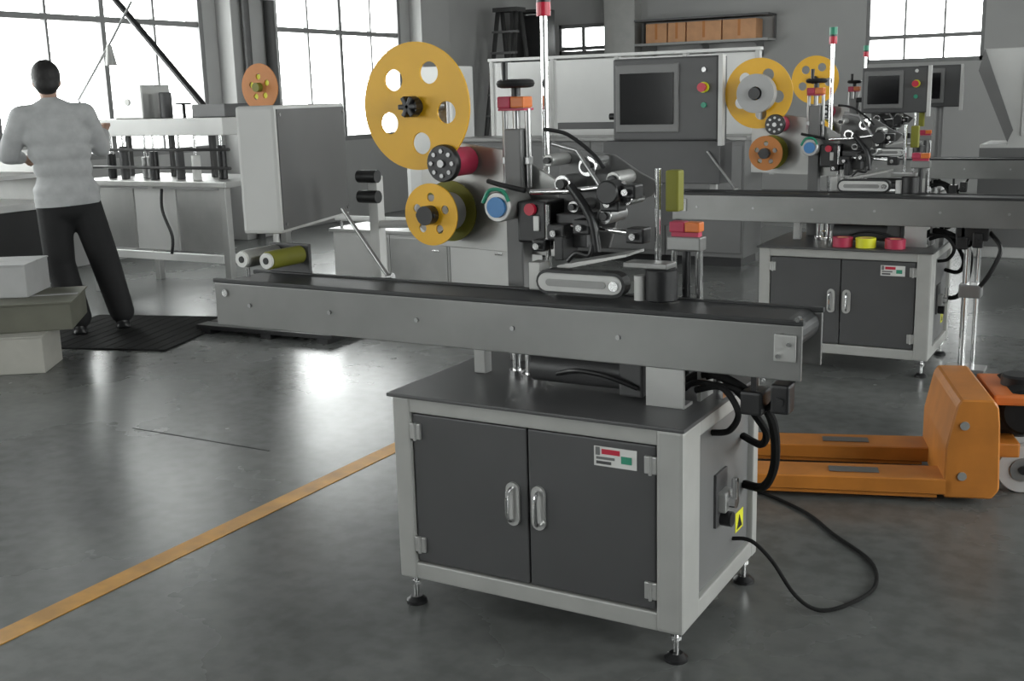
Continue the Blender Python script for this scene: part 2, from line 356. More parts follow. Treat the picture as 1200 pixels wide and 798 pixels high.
def labeler(loc, label, c0=-1.72, c1=0.25, roll=False, box=None, front=False, reel=(-1.05, 1.475), mark=None):
    t = empty('labeling_machine', loc)
    tag(t, label, 'labeling machine')
    # cabinet ---------------------------------------------------------
    zb, zt, D, Wd = 0.0936, 0.655, 0.635, 0.9
    f = MB()
    f.box((-Wd, 0, zb), (-Wd+0.058, 0.06, zt), 0.006).box((-0.075, 0, zb), (0, 0.13, zt), 0.010)
    f.box((-Wd, D-0.045, zb), (-Wd+0.045, D, zt), 0.005).box((-0.045, D-0.045, zb), (0, D, zt), 0.005)
    for z0, z1 in ((zb, zb+0.052), (zt-0.045, zt)):
        f.box((-Wd+0.05, 0.004, z0), (-0.07, 0.05, z1), 0.005).box((-Wd+0.04, D-0.045, z0), (-0.04, D-0.003, z1), 0.005)
        f.box((-0.05, 0.12, z0), (-0.002, D-0.04, z1), 0.005).box((-Wd+0.002, 0.055, z0), (-Wd+0.045, D-0.04, z1), 0.005)
    f.build('cabinet_frame', 'frame_paint', t)
    MB().box((-Wd+0.03, 0.045, zb+0.006), (-0.03, D-0.04, zb+0.016)).build('floor_tray', 'panel_dark', t)
    MB().box((-0.030, 0.12, zb+0.045), (-0.018, D-0.04, zt-0.04)).build('side_panel', 'panel_mid', t)
    MB().box((-Wd+0.018, 0.05, zb+0.045), (-Wd+0.030, D-0.04, zt-0.04)).build('side_panel', 'panel_mid', t)
    MB().box((-Wd+0.04, D-0.028, zb+0.045), (-0.04, D-0.016, zt-0.04)).build('rear_panel', 'panel_dark', t)
    MB().box((-Wd-0.012, -0.012, zt), (0.006, D+0.01, zt+0.011), 0.003).build('top_plate', 'panel_dark', t)
    for k, (x0, x1) in enumerate(((-Wd+0.062, -0.461), (-0.456, -0.079))):
        d = MB().box((x0, 0.010, zb+0.056), (x1, 0.028, zt-0.049), 0.004).build('door', 'panel_dark', t)
        hx = -0.506 if k == 0 else -0.425
        ring = [(x, z) for x, z in stadium(-0.064, 0.064, -0.021, 0.021, 8)]
        h = MB().prism([(hx + b, 0.383 + a) for a, b in ring], 'y', 0.002, 0.011)
        h.build('handle_plate', 'alu', d)
        grip = MB().tube([(hx, 0.006, 0.333), (hx+(0.004 if k else -0.004), -0.018, 0.345), (hx+(0.004 if k else -0.004), -0.022, 0.383), (hx+(0.004 if k else -0.004), -0.018, 0.421), (hx, 0.006, 0.433)], 0.0055, 8)
        grip.build('handle', 'chrome', d)
        ex = x0+0.012 if k == 0 else x1-0.012
        for z in (0.205, 0.555):
            MB().box((ex-0.018, 0.001, z-0.024), (ex+0.018, 0.012, z+0.024), 0.003).cyl((ex, 0.0, z-0.026), (ex, 0.0, z+0.026), 0.005, n=10).build('hinge', 'alu', d)
        if k == 1:
            s = MB().box((-0.255, 0.0085, 0.532), (-0.132, 0.0105, 0.586)).build('maker_plate', 'paper', d)
            s['label'] = 'white maker plate with red and green marks'
    for (a, b_, m, nm) in (((-0.232, 0.566), (-0.180, 0.580), 'red', 'red_mark'), ((-0.176, 0.546), (-0.146, 0.566), 'green', 'green_mark'), ((-0.248, 0.538), (-0.205, 0.546), 'panel_dark', 'printed_line'), ((-0.248, 0.551), (-0.195, 0.558), 'panel_mid', 'printed_line'), ((-0.250, 0.562), (-0.238, 0.584), 'panel_mid', 'printed_line')):
        MB().box((a[0], 0.0070, a[1]), (b_[0], 0.0088, b_[1])).build(nm, m, d)
    for x, y in ((-0.035, 0.045), (-Wd+0.03, 0.035), (-0.03, D-0.03), (-Wd+0.03, D-0.03)):
        ft = MB().cyl((x, y, 0.018), (x, y, zb), 0.008, n=10).cyl((x, y, 0.060), (x, y, 0.072), 0.015, n=6).build('foot', 'chrome', t)
        MB().lathe([(0, 0), (0.032, 0), (0.032, 0.01), (0.018, 0.022), (0, 0.022)], (x, y, 0), (0, 0, 1), 18).build('foot_pad', 'black', ft)
    # right side fittings
    v = MB().box((-0.020, 0.300, 0.335), (0.012, 0.365, 0.395), 0.006).build('main_switch', 'alu', t)
    MB().box((-0.019, 0.285, 0.292), (-0.010, 0.380, 0.45), 0.002).build('switch_plate', 'panel_dark', v)
    MB().cyl((0.010, 0.332, 0.365), (0.034, 0.332, 0.365), 0.019, n=16).box((0.02, 0.322, 0.37), (0.036, 0.342, 0.435), 0.004).build('switch_lever', 'chrome', v)
    MB().cyl((-0.01, 0.332, 0.31), (0.022, 0.332, 0.31), 0.022, n=16).build('switch_knob', 'black', v)
    wl_ = MB().box((-0.019, 0.478, 0.208), (-0.0165, 0.548, 0.268)).build('warning_label', 'sticker_yellow', t)
    MB().prism([(0.49, 0.216), (0.536, 0.216), (0.513, 0.256)], 'x', -0.0167, -0.0155).build('warning_triangle', 'black', wl_)
    # conveyor --------------------------------------------------------
    y0, y1 = 0.16, 0.37
    for a, b_ in ((y0, y0+0.014), (y1-0.014, y1)):
        MB().box((c0, a, 0.775), (c1, b_, 0.918), 0.003).build('conveyor_side', 'alu_dull', t)
        MB().box((c0-0.004, a-0.003, 0.9181), (c1+0.004, b_+0.002, 0.932), 0.003).build('edge_strip', 'belt', t)
    MB().prism(stadium(c0+0.006, c1-0.006, 0.845, 0.927, 10), 'y', y0+0.018, y1-0.018).build('conveyor_belt', 'belt', t)
    MB().box((c0+0.05, y0+0.014, 0.785), (c1-0.05, y1-0.014, 0.80)).build('conveyor_pan', 'alu_dull', t)
    for x in (c0+0.047, c1-0.047):
        MB().cyl((x, y0-0.006, 0.886), (x, y1+0.006, 0.886), 0.012, n=12).build('roller_shaft', 'chrome', t)
    for x in ((c1-0.04,) if front else (c1-0.04, c0+0.06)):
        e = MB().box((x-0.028, y0-0.010, 0.825), (x+0.028, y0, 0.895), 0.003).build('bearing_plate', 'alu', t)
        MB().cyl((x+0.012, y0-0.018, 0.872), (x+0.012, y0-0.008, 0.872), 0.006, n=8).cyl((x-0.015, y0-0.018, 0.84), (x-0.015, y0-0.008, 0.84), 0.006, n=8).build('bolt', 'chrome', e)
    MB().cyl((c1-0.01, y0-0.008, 0.936), (c1-0.01, y0+0.012, 0.936), 0.007, n=8).build('end_pin', 'chrome', t)
    nb = int((c1-c0)/0.33)
    for k in range(nb):
        x = c0+0.15+0.33*k
        MB().cyl((x, y0-0.005, 0.85), (x, y0+0.002, 0.85), 0.007, n=8).build('bolt', 'steel', t)
    # supports between cabinet and conveyor
    MB().box((-0.172, 0.165, zt+0.011), (-0.062, 0.175, 0.79), 0.002).box((-0.172, 0.175, zt+0.011), (-0.062, 0.23, zt+0.019)).build('support_bracket', 'alu', t)
    MB().box((-0.06, 0.26, zt+0.011), (-0.05, 0.36, 0.79)).build('support_bracket', 'alu', t)
    MB().box((-0.80, 0.30, zt+0.011), (-0.76, 0.34, 0.786), 0.003).build('support_bracket', 'alu', t)
    for x, y in ((-0.605, 0.30), (-0.665, 0.33)):
        MB().cyl((x, y, zt+0.011), (x, y, 0.786), 0.013, n=16).cyl((x, y, zt+0.011), (x, y, zt+0.028), 0.024, n=16).build('support_column', 'chrome', t)
    MB().cyl((-0.56, 0.26, 0.722), (-0.27, 0.26, 0.722), 0.044, n=20).build('drive_motor', 'panel_dark', t)
    MB().box((-0.27, 0.205, 0.672), (-0.20, 0.315, 0.782), 0.006).build('gearbox', 'panel_dark', t)
    MB().tube([(-0.50, 0.24, 0.70), (-0.40, 0.19, 0.735), (-0.30, 0.185, 0.73), (-0.21, 0.20, 0.70)], 0.007).build('motor_cable', 'black', t)
    # cables at the right end
    bundles = [[(-0.10, 0.30, 0.715), (-0.04, 0.27, 0.745), (0.03, 0.26, 0.735), (0.10, 0.27, 0.69), (0.14, 0.30, 0.62), (0.12, 0.40, 0.47), (0.06, 0.50, 0.36), (-0.015, 0.55, 0.34)],
               [(-0.10, 0.33, 0.70), (-0.02, 0.30, 0.735), (0.05, 0.28, 0.70), (0.09, 0.31, 0.63), (0.10, 0.38, 0.56), (0.06, 0.46, 0.50), (-0.012, 0.52, 0.50)],
               [(-0.10, 0.27, 0.695), (-0.05, 0.24, 0.725), (0.06, 0.24, 0.715), (0.13, 0.25, 0.67), (0.16, 0.27, 0.70), (0.20, 0.28, 0.75), (0.21, 0.27, 0.785)],
               [(-0.06, 0.25, 0.70), (0.02, 0.23, 0.72), (0.07, 0.22, 0.66), (0.04, 0.24, 0.60), (-0.012, 0.25, 0.585)]]
    for k, b_ in enumerate(bundles): MB().tube(b_, [0.013, 0.011, 0.008, 0.009][k]).build('cable', 'rubber', t)
    MB().box((0.075, 0.215, 0.655), (0.135, 0.30, 0.72), 0.008).box((0.10, 0.23, 0.72), (0.115, 0.25, 0.79)).build('cable_clamp', 'black', t)
    MB().box((0.155, 0.22, 0.665), (0.205, 0.28, 0.745), 0.008).cyl((0.18, 0.21, 0.70), (0.18, 0.222, 0.70), 0.012, n=12).build('sensor_box', 'black', t)
    MB().box((-0.02, 0.30, zt+0.011), (0.0, 0.33, 0.76)).build('cable_post', 'chrome', t)
    # head: column, handwheel, plates ----------------------------------
    cx, cy = -0.748, 0.515
    MB().box((cx-0.03, cy-0.03, zt+0.011), (cx+0.03, cy+0.03, 1.40), 0.006).build('head_column', 'panel_mid', t)
    MB().cyl((cx, cy, 1.30), (cx, cy, 1.455), 0.013, n=14).box((cx-0.05, cy-0.012, 1.29), (cx+0.05, cy+0.012, 1.315), 0.003).cyl((cx+0.04, cy, 1.22), (cx+0.04, cy, 1.46), 0.010, n=12).cyl((cx-0.04, cy, 1.22), (cx-0.04, cy, 1.46), 0.010, n=12).build('lift_screw', 'steel', t)
    ind = MB().box((cx-0.045, cy-0.035, 1.455), (cx+0.045, cy+0.03, 1.462)).box((cx-0.045, cy-0.04, 1.462), (cx, cy+0.02, 1.498), 0.005).build('position_indicator', 'red_rubber', t)
    MB().box((cx+0.001, cy-0.04, 1.463), (cx+0.048, cy+0.02, 1.497), 0.005).build('indicator_face', 'orange_plastic', ind)
    hw = MB().lathe([(0.045, 0), (0.056, 0.004), (0.060, 0.013), (0.056, 0.022), (0.045, 0.026), (0.034, 0.02), (0.034, 0.006)], (cx, cy, 1.523), (0, 0, 1), 32, closed=True).cyl((cx, cy, 1.498), (cx, cy, 1.548), 0.015, n=14)
    for a in range(3):
        hw.cyl((cx, cy, 1.53), (cx+0.04*math.cos(a*2.094+0.3), cy+0.04*math.sin(a*2.094+0.3), 1.535), 0.007, n=8)
    hwo = hw.build('handwheel', 'black', t)
    MB().cyl((cx-0.012, cy-0.045, 1.545), (cx-0.012, cy-0.045, 1.60), 0.009, 0.011, 12).build('crank_grip', 'black', hwo)
    MB().prism([(-1.13, 1.02), (-0.60, 1.00), (-0.56, 1.20), (-0.78, 1.33), (-1.00, 1.36), (-1.13, 1.30)], 'y', 0.545, 0.557, 0.002).build('head_plate', 'alu', t)
    rx, rz_ = reel
    MB().cyl((rx, 0.44, rz_), (rx, 0.575, rz_), 0.016, n=14).box((rx-0.022, 0.555, 1.20), (rx+0.022, 0.575, rz_+0.03), 0.004).build('reel_arm', 'steel', t)
    hs = [(0.115*math.cos(math.radians(a)), 0.115*math.sin(math.radians(a)), 0.034) for a in (62, 134, 206, 278, 350)]
    fl = plate_holes('reel_flange', 'yellow', t, (rx, rz_), 0.197, hs, 0.41, 0.008)
    hb = MB().cyl((rx, 0.375, rz_), (rx, 0.445, rz_), 0.028, n=20)
    for k in range(3):
        a = k*2.094+0.5; hb.box((rx-0.008, 0.36, rz_-0.034), (rx+0.008, 0.40, rz_+0.034), 0.004, Euler((0, a, 0)))
    hb.build('reel_hub', 'black', fl)
    if roll:
        MB().lathe([(0.038, 0), (0.108, 0), (0.108, 0.06), (0.038, 0.06)], (rx, 0.407, rz_), (0, -1, 0), 40, closed=True).build('label_roll', 'paper_grey', t)
        MB().cyl((rx, 0.325, rz_), (rx, 0.40, rz_), 0.033, n=20).build('roll_chuck', 'black', t)
    # take-up reel
    tx, tz = -0.995, 1.140
    tk = plate_holes('takeup_flange', 'yellow' if not roll else 'roll_orange', t, (tx, tz), 0.098, [(0.055*math.cos(a), 0.055*math.sin(a), 0.014) for a in (0.3, 1.55, 2.8, 4.06, 5.3)], 0.388, 0.006, 48)
    MB().cyl((tx, 0.350, tz), (tx, 0.395, tz), 0.030, n=18).box((tx-0.036, 0.355, tz-0.007), (tx+0.036, 0.372, tz+0.007), 0.003).build('takeup_hub', 'black', tk)
    MB().cyl((tx, 0.394, tz), (tx, 0.50, tz), 0.062, n=28).build('waste_roll', 'paper_grey', t)
    plate_holes('takeup_flange', 'olive', t, (tx, tz), 0.098, [], 0.50, 0.006, 48)  # rear disc is yellow; its shade is put into the olive colour
    MB().cyl((tx, 0.50, tz), (tx, 0.56, tz), 0.012, n=12).build('takeup_shaft', 'steel', t)
    # pinch roller with black knob wheel
    px_, pz = -0.945, 1.300
    kn = MB().lathe([(0, 0), (0.054, 0), (0.058, 0.006), (0.058, 0.022), (0.054, 0.028), (0, 0.028)], (px_, 0.385, pz), (0, 1, 0), 30).build('knob_wheel', 'black', t)
    for k in range(8):
        a = k*PI/4; MB().cyl((px_+0.038*math.cos(a), 0.380, pz+0.038*math.sin(a)), (px_+0.038*math.cos(a), 0.388, pz+0.038*math.sin(a)), 0.007, n=8).build('rim_stud', 'steel', kn)
    MB().cyl((px_, 0.376, pz), (px_, 0.386, pz), 0.012, n=12).build('knob_cap', 'steel', kn)
    MB().cyl((px_, 0.415, pz), (px_, 0.535, pz), 0.045, n=28, bev=0.003).build('pinch_roller', 'red_rubber', t)
    MB().cyl((px_, 0.53, pz), (px_, 0.56, pz), 0.014, n=12).build('roller_axle', 'steel', t)
    # blue guide roller and black drive box
    br = MB().cyl((-0.737, 0.362, 1.172), (-0.737, 0.50, 1.172), 0.046, n=26, bev=0.003).build('guide_roller', 'alu', t)
    MB().cyl((-0.737, 0.352, 1.172), (-0.737, 0.363, 1.172), 0.031, n=22).build('roller_cap', 'blue', br)
    MB().tube([(-0.785, 0.36, 1.185), (-0.76, 0.358, 1.222), (-0.715, 0.358, 1.222), (-0.695, 0.36, 1.19)], 0.006).build('guard_wire', 'green', br)
    db = MB().box((-0.690, 0.40, 1.062), (-0.590, 0.53, 1.188), 0.008).build('drive_box', 'black', t)
    MB().cyl((-0.640, 0.385, 1.165), (-0.640, 0.402, 1.165), 0.018, n=16).build('red_button', 'red', db)
    MB().box((-0.632, 0.394, 1.10), (-0.612, 0.402, 1.145), 0.002).build('switch_cover', 'alu', db)
    # beacon pole
    MB().cyl((-0.68, 0.58, zt+0.011), (-0.68, 0.58, 1.735), 0.011, n=14).cyl((-0.68, 0.58, zt+0.011), (-0.68, 0.58, zt+0.03), 0.03, n=16).build('beacon_pole', 'chrome', t)
    bc = MB().cyl((-0.68, 0.58, 1.735), (-0.68, 0.58, 1.775), 0.022, n=18).build('beacon_lamp', 'red', t)
    MB().cyl((-0.68, 0.58, 1.7751), (-0.68, 0.58, 1.785), 0.021, n=18).build('beacon_spacer', 'black', bc)
    MB().cyl((-0.68, 0.58, 1.7851), (-0.68, 0.58, 1.825), 0.022, n=18).build('beacon_lamp', 'green', t)
    # rollers, rods and clamps of the peeling head
    for (x, z, r, ln, m) in ((-0.452, 1.293, 0.030, 0.11, 'chrome'), (-0.371, 1.257, 0.022, 0.12, 'alu'), (-0.536, 1.242, 0.026, 0.12, 'chrome'), (-0.50, 1.175, 0.018, 0.12, 'steel'), (-0.40, 1.15, 0.024, 0.12, 'steel'), (-0.33, 1.20, 0.018, 0.10, 'chrome'), (-0.58, 1.31, 0.018, 0.12, 'alu')):
        g = MB().cyl((x, 0.40, z), (x, 0.40+ln, z), r, n=22, bev=0.002).build('idler_roller', m, t)
        MB().cyl((x, 0.385, z), (x, 0.402, z), r*0.55, n=14).build('roller_knob', 'black', g)
    MB().prism([(-0.62, 1.04), (-0.44, 1.04), (-0.40, 1.17), (-0.30, 1.20), (-0.27, 1.235), (-0.34, 1.27), (-0.42, 1.32), (-0.60, 1.345)], 'y', 0.52, 0.532, 0.002).build('roller_plate', 'panel_mid', t)
    MB().cyl((-0.36, 0.33, 1.225), (-0.36, 0.40, 1.225), 0.034, n=20, bev=0.004).build('brake_drum', 'black', t)
    MB().box((-0.575, 0.43, 1.05), (-0.47, 0.515, 1.15), 0.006).build('feed_motor', 'panel_dark', t)
    MB().tube([(-0.60, 0.42, 1.40), (-0.52, 0.41, 1.385), (-0.44, 0.41, 1.33), (-0.40, 0.40, 1.29)], 0.006).build('air_hose', 'black', t)
    MB().tube([(-0.80, 0.42, 1.245), (-0.74, 0.40, 1.235), (-0.66, 0.40, 1.22)], 0.008).build('web_rod', 'black', t)
    MB().tube([(-0.64, 0.40, 1.216), (-0.50, 0.395, 1.222), (-0.33, 0.39, 1.245)], 0.009, 10, 1).build('cross_rod', 'chrome', t)
    MB().tube([(-0.62, 0.42, 1.11), (-0.45, 0.41, 1.115), (-0.27, 0.40, 1.10)], 0.008, 10, 1).build('cross_rod', 'chrome', t)
    MB().tube([(-0.56, 0.39, 1.36), (-0.48, 0.39, 1.34), (-0.38, 0.39, 1.20)], 0.007, 10, 1).build('tension_arm', 'steel', t)
    MB().tube([(-0.50, 0.38, 1.24), (-0.43, 0.37, 1.15), (-0.41, 0.37, 1.05)], 0.014, 10, 3).build('tension_arm', 'black', t)
    for (x, y, z, s) in ((-0.37, 0.40, 1.19, 0.03), (-0.31, 0.39, 1.225, 0.025), (-0.455, 0.39, 1.12, 0.028), (-0.545, 0.40, 1.10, 0.03), (-0.29, 0.395, 1.10, 0.028), (-0.60, 0.395, 1.06, 0.022)):
        c = MB().box((x-s, y-0.03, z-s*0.8), (x+s, y+0.03, z+s*0.8), 0.006).build('clamp_block', 'black', t)
        MB().cyl((x, y-0.05, z), (x, y-0.028, z), 0.010, n=10).build('clamp_screw', 'chrome', c)
    MB().cyl((-0.234, 0.405, 0.935), (-0.234, 0.405, 1.29), 0.009, n=12).build('guide_rod', 'chrome', t)
    MB().cyl((-0.585, 0.40, 0.94), (-0.585, 0.40, 1.18), 0.008, n=12).build('guide_rod', 'chrome', t)
    MB().box((-0.205, 0.385, 1.17), (-0.165, 0.43, 1.285), 0.006).build('sensor_head', 'olive', t)
    MB().prism([(-0.52, 0.995), (-0.30, 1.045), (-0.30, 1.052), (-0.52, 1.010)], 'y', 0.33, 0.46).build('peel_plate', 'alu', t)
    MB().box((-0.545, 0.36, 1.02), (-0.515, 0.46, 1.09), 0.004).build('peel_bracket', 'black', t)
    MB().tube([(-0.50, 0.36, 1.02), (-0.47, 0.355, 1.045), (-0.43, 0.355, 1.04), (-0.42, 0.36, 1.07)], 0.007).build('air_hose', 'black', t)
    # side press belt over the conveyor
    MB().prism(stadium(-0.555, -0.275, 0.937, 1.008, 8), 'y', 0.262, 0.305).build('press_belt', 'belt', t)
    pf = MB().prism(stadium(-0.546, -0.284, 0.946, 0.999, 8), 'y', 0.255, 0.309, 0.002).build('press_frame', 'panel_light', t)
    MB().prism(stadium(-0.52, -0.33, 0.962, 0.983, 6), 'y', 0.2535, 0.256).build('press_slot', 'alu_dull', pf)
    MB().cyl((-0.305, 0.248, 0.972), (-0.305, 0.256, 0.972), 0.014, n=14).build('press_axle', 'chrome', pf)
    MB().box((-0.60, 0.30, 0.938), (-0.56, 0.36, 1.02), 0.004).build('press_mount', 'alu', t)
    pm = MB().cyl((-0.175, 0.285, 0.936), (-0.175, 0.285, 1.025), 0.045, n=26, bev=0.004).build('press_motor', 'black', t)
    MB().cyl((-0.232, 0.27, 0.936), (-0.232, 0.27, 1.005), 0.017, n=16).build('press_pulley', 'panel_light', t)
    MB().box((-0.275, 0.25, 1.026), (-0.145, 0.32, 1.042), 0.004).build('motor_bridge', 'alu_dull', t)
    # column with indicator at the outfeed
    for x, r, m in ((-0.187, 0.008, 'chrome'), (-0.150, 0.012, 'black'), (-0.112, 0.011, 'chrome')):
        MB().cyl((x, 0.41, zt+0.011), (x, 0.41, 1.09), r, n=14).build('column_rod', m, t)
    MB().box((-0.20, 0.385, 1.06), (-0.10, 0.435, 1.10), 0.005).build('column_block', 'alu_dull', t)
    i2 = MB().box((-0.195, 0.39, 1.112), (-0.150, 0.43, 1.142), 0.004).box((-0.19, 0.395, 1.10), (-0.11, 0.425, 1.112)).build('position_indicator', 'red_rubber', t)
    MB().box((-0.149, 0.39, 1.113), (-0.105, 0.43, 1.141), 0.004).build('indicator_face', 'orange_plastic', i2)
    # prop strut, box post and infeed rollers
    MB().cyl((-1.343, 0.385, 1.152), (-1.163, 0.385, 0.925), 0.007, n=10).cyl((-1.175, 0.385, 0.93), (-1.150, 0.385, 0.935), 0.012, n=10).build('prop_strut', 'steel', t)
    MB().box((-1.41, 0.62, 0.80), (-1.37, 0.66, 1.24), 0.004).box((-1.41, 0.36, 0.78), (-1.37, 0.66, 0.82), 0.004).build('box_post', 'panel_light', t)
    for z in (1.17, 1.24):
        MB().cyl((-1.43, 0.60, z), (-1.35, 0.60, z), 0.022, n=14).build('clamp_knob', 'black', t)
    if front:
        MB().cyl((-1.39, 0.64, 1.07), (-1.08, 0.57, 1.09), 0.014, n=14).build('stay_bar', 'panel_light', t)
        for x, m in ((-1.62, 'alu'), (-1.515, 'olive')):
            g = MB().cyl((x, 0.20, 0.995), (x, 0.36, 0.995), 0.030, n=22, bev=0.002).build('infeed_roller', m, t)
            MB().lathe([(0.012, 0), (0.026, 0), (0.026, 0.01), (0.012, 0.01)], (x, 0.20, 0.995), (0, -1, 0), 20, closed=True).build('roller_face', 'paper', g)
            MB().cyl((x, 0.188, 0.995), (x, 0.2, 0.995), 0.011, n=12).build('roller_screw', 'black', g)
        MB().box((-1.655, 0.365, 0.88), (-1.48, 0.38, 1.03), 0.004).build('roller_bracket', 'panel_dark', t)
        MB().cyl((-1.61, 0.205, 0.936), (-1.61, 0.205, 0.97), 0.008, n=10).build('roller_post', 'chrome', t)
        MB().tube([(-0.02, 0.455, 0.20), (0.04, 0.45, 0.205), (0.10, 0.46, 0.15), (0.17, 0.47, 0.05), (0.235, 0.493, 0.008), (0.30, 0.57, 0.007), (0.343, 0.727, 0.007), (0.29, 0.915, 0.007), (0.13, 1.09, 0.007), (-0.03, 1.27, 0.007), (-0.30, 1.42, 0.007), (-0.75, 1.50, 0.007)], 0.0062).build('power_cable', 'rubber', t)
    if box: control_box(t, **box)
    return t

front_m = labeler((-0.986, 2.591, 0), 'grey labeling machine in the foreground, with the largest yellow reel', front=True,
                  box=dict(org=(-1.62, 0.60, 1.07), rz=math.radians(106.7), w=0.63, h=0.42, d=0.14, back_only=True))
back_m = labeler((-0.95, 6.0, 0), 'second labeling machine, with a paper roll on its yellow reel, behind the pallet jack', c0=-1.47, c1=0.95, roll=True,
                 box=dict(org=(-1.60, 0.36, 1.215), rz=0.0, w=0.66, h=0.48, d=0.16))
far_m = labeler((-1.48, 9.24, 0), 'farthest labeling machine, under the wide window of the back wall', c0=-0.95, c1=1.7,
                box=dict(org=(-0.40, 0.36, 1.28), rz=0.0, w=0.51, h=0.36, d=0.14), reel=(-1.05, 1.56))

# ------------------------------------------------------------------ tape rolls on the second cabinet
for (x, m, lab) in ((-1.42, 'red_rubber', 'pinkish red tape roll on the second cabinet, left of the yellow roll'), (-1.30, 'sticker_yellow', 'yellow tape roll lying between two red rolls on the second cabinet'), (-1.15, 'red_rubber', 'pinkish red tape roll on the second cabinet, right of the yellow roll')):
    r = empty('tape_roll', (x, 6.075, 0.6675))
    MB().lathe([(0.032, 0), (0.052, 0), (0.052, 0.05), (0.032, 0.05)], (0, 0, 0), (0, 0, 1), 24, closed=True).build('tape', m, r)
    MB().lathe([(0.028, 0.001), (0.0318, 0.001), (0.0318, 0.049), (0.028, 0.049)], (0, 0, 0), (0, 0, 1), 24, closed=True).build('core', 'carton', r)
    tag(r, lab, 'tape roll')

# ------------------------------------------------------------------ pallet jack
pj = empty('pallet_jack', (-0.578, 4.154, 0), math.atan2(0.304, 0.953))
tag(pj, 'orange hand pallet jack parked beside the foreground cabinet', 'pallet jack')
for y in (0.0, 0.38):
    f = MB().prism([(-1.12, 0.055), (-1.05, 0.085), (0.03, 0.095), (0.03, 0.035), (-1.0, 0.035), (-1.12, 0.05)], 'y', y, y+0.16, 0.004).build('fork', 'orange_paint', pj)
    MB().box((-0.9, y+0.012, 0.02), (-0.02, y+0.022, 0.04)).box((-0.9, y+0.138, 0.02), (-0.02, y+0.148, 0.04)).build('fork_rib', 'orange_paint', f)
    MB().cyl((-0.92, y+0.03, 0.037), (-0.92, y+0.13, 0.037), 0.037, n=20).build('load_wheel', 'rubber', f)
    MB().box((-0.40, y+0.05, 0.0935), (-0.22, y+0.11, 0.0955)).build('worn_patch', 'alu_dull', f)
bd = MB().prism([(0.0, 0.025), (0.165, 0.025), (0.19, 0.06), (0.18, 0.30), (0.172, 0.37), (0.155, 0.395), (0.045, 0.395), (0.03, 0.37), (0.0, 0.22)], 'y', 0.0, 0.54, 0.006).build('lift_body', 'orange_paint', pj)
MB().box((0.172, 0.10, 0.35), (0.30, 0.44, 0.39), 0.01).build('yoke', 'orange_plastic', pj)
MB().box((0.165, 0.08, 0.16), (0.27, 0.46, 0.215), 0.008).build('axle_bracket', 'orange_paint', pj)
for z in (0.11, 0.30):
    MB().cyl((0.06, -0.006, z), (0.06, 0.004, z), 0.016, n=14).build('pivot_bolt', 'alu', bd)
MB().cyl((0.29, 0.27, 0.20), (0.29, 0.27, 0.43), 0.062, n=24, bev=0.008).box((0.20, 0.19, 0.215), (0.38, 0.35, 0.33), 0.02).build('pump', 'black', pj)
MB().cyl((0.29, 0.12, 0.32), (0.29, 0.42, 0.32), 0.085, n=26, bev=0.01).build('pump_drum', 'rubber', pj)
for y in (0.155, 0.335):
    w = MB().lathe([(0.045, 0), (0.088, 0), (0.092, 0.01), (0.092, 0.04), (0.088, 0.05), (0.045, 0.05)], (0.30, y, 0.092), (0, 1, 0), 32, closed=True).build('steer_wheel', 'paper_grey', pj)
    MB().cyl((0.30, y-0.006, 0.092), (0.30, y+0.056, 0.092), 0.0448, n=24).build('wheel_hub', 'steel', w)
    MB().cyl((0.30, y-0.014, 0.092), (0.30, y-0.005, 0.092), 0.016, n=12).build('hub_cap', 'black', w)
MB().tube([(0.33, 0.27, 0.47), (0.55, 0.27, 0.66), (0.95, 0.27, 0.98)], 0.02, 10, 1).build('handle_bar', 'black', pj)
MB().tube([(0.95, 0.27, 0.98), (0.98, 0.16, 1.0), (1.06, 0.14, 1.08), (1.12, 0.27, 1.12), (1.06, 0.40, 1.08), (0.98, 0.38, 1.0), (0.95, 0.27, 0.98)], 0.014, 10, 4).build('handle_loop', 'black', pj)

# ------------------------------------------------------------------ back of the hall
pt = empty('white_partition', (-6.2, 10.6, 0))
tag(pt, 'long low white panel partition behind the second machine', 'partition')
for k in range(4):
    MB().box((0.72*k+0.008, 0, 0.08), (0.72*(k+1)-0.008, 0.05, 1.84), 0.006).build('panel', 'white_paint', pt)
for k in range(5):
    MB().box((0.72*k-0.02, -0.015, 0), (0.72*k+0.02, 0.065, 1.855), 0.004).build('post', 'panel_light', pt)
MB().box((-0.03, -0.03, 1.8551), (2.91, 0.08, 1.885), 0.004).build('cap_rail', 'white_paint', pt)
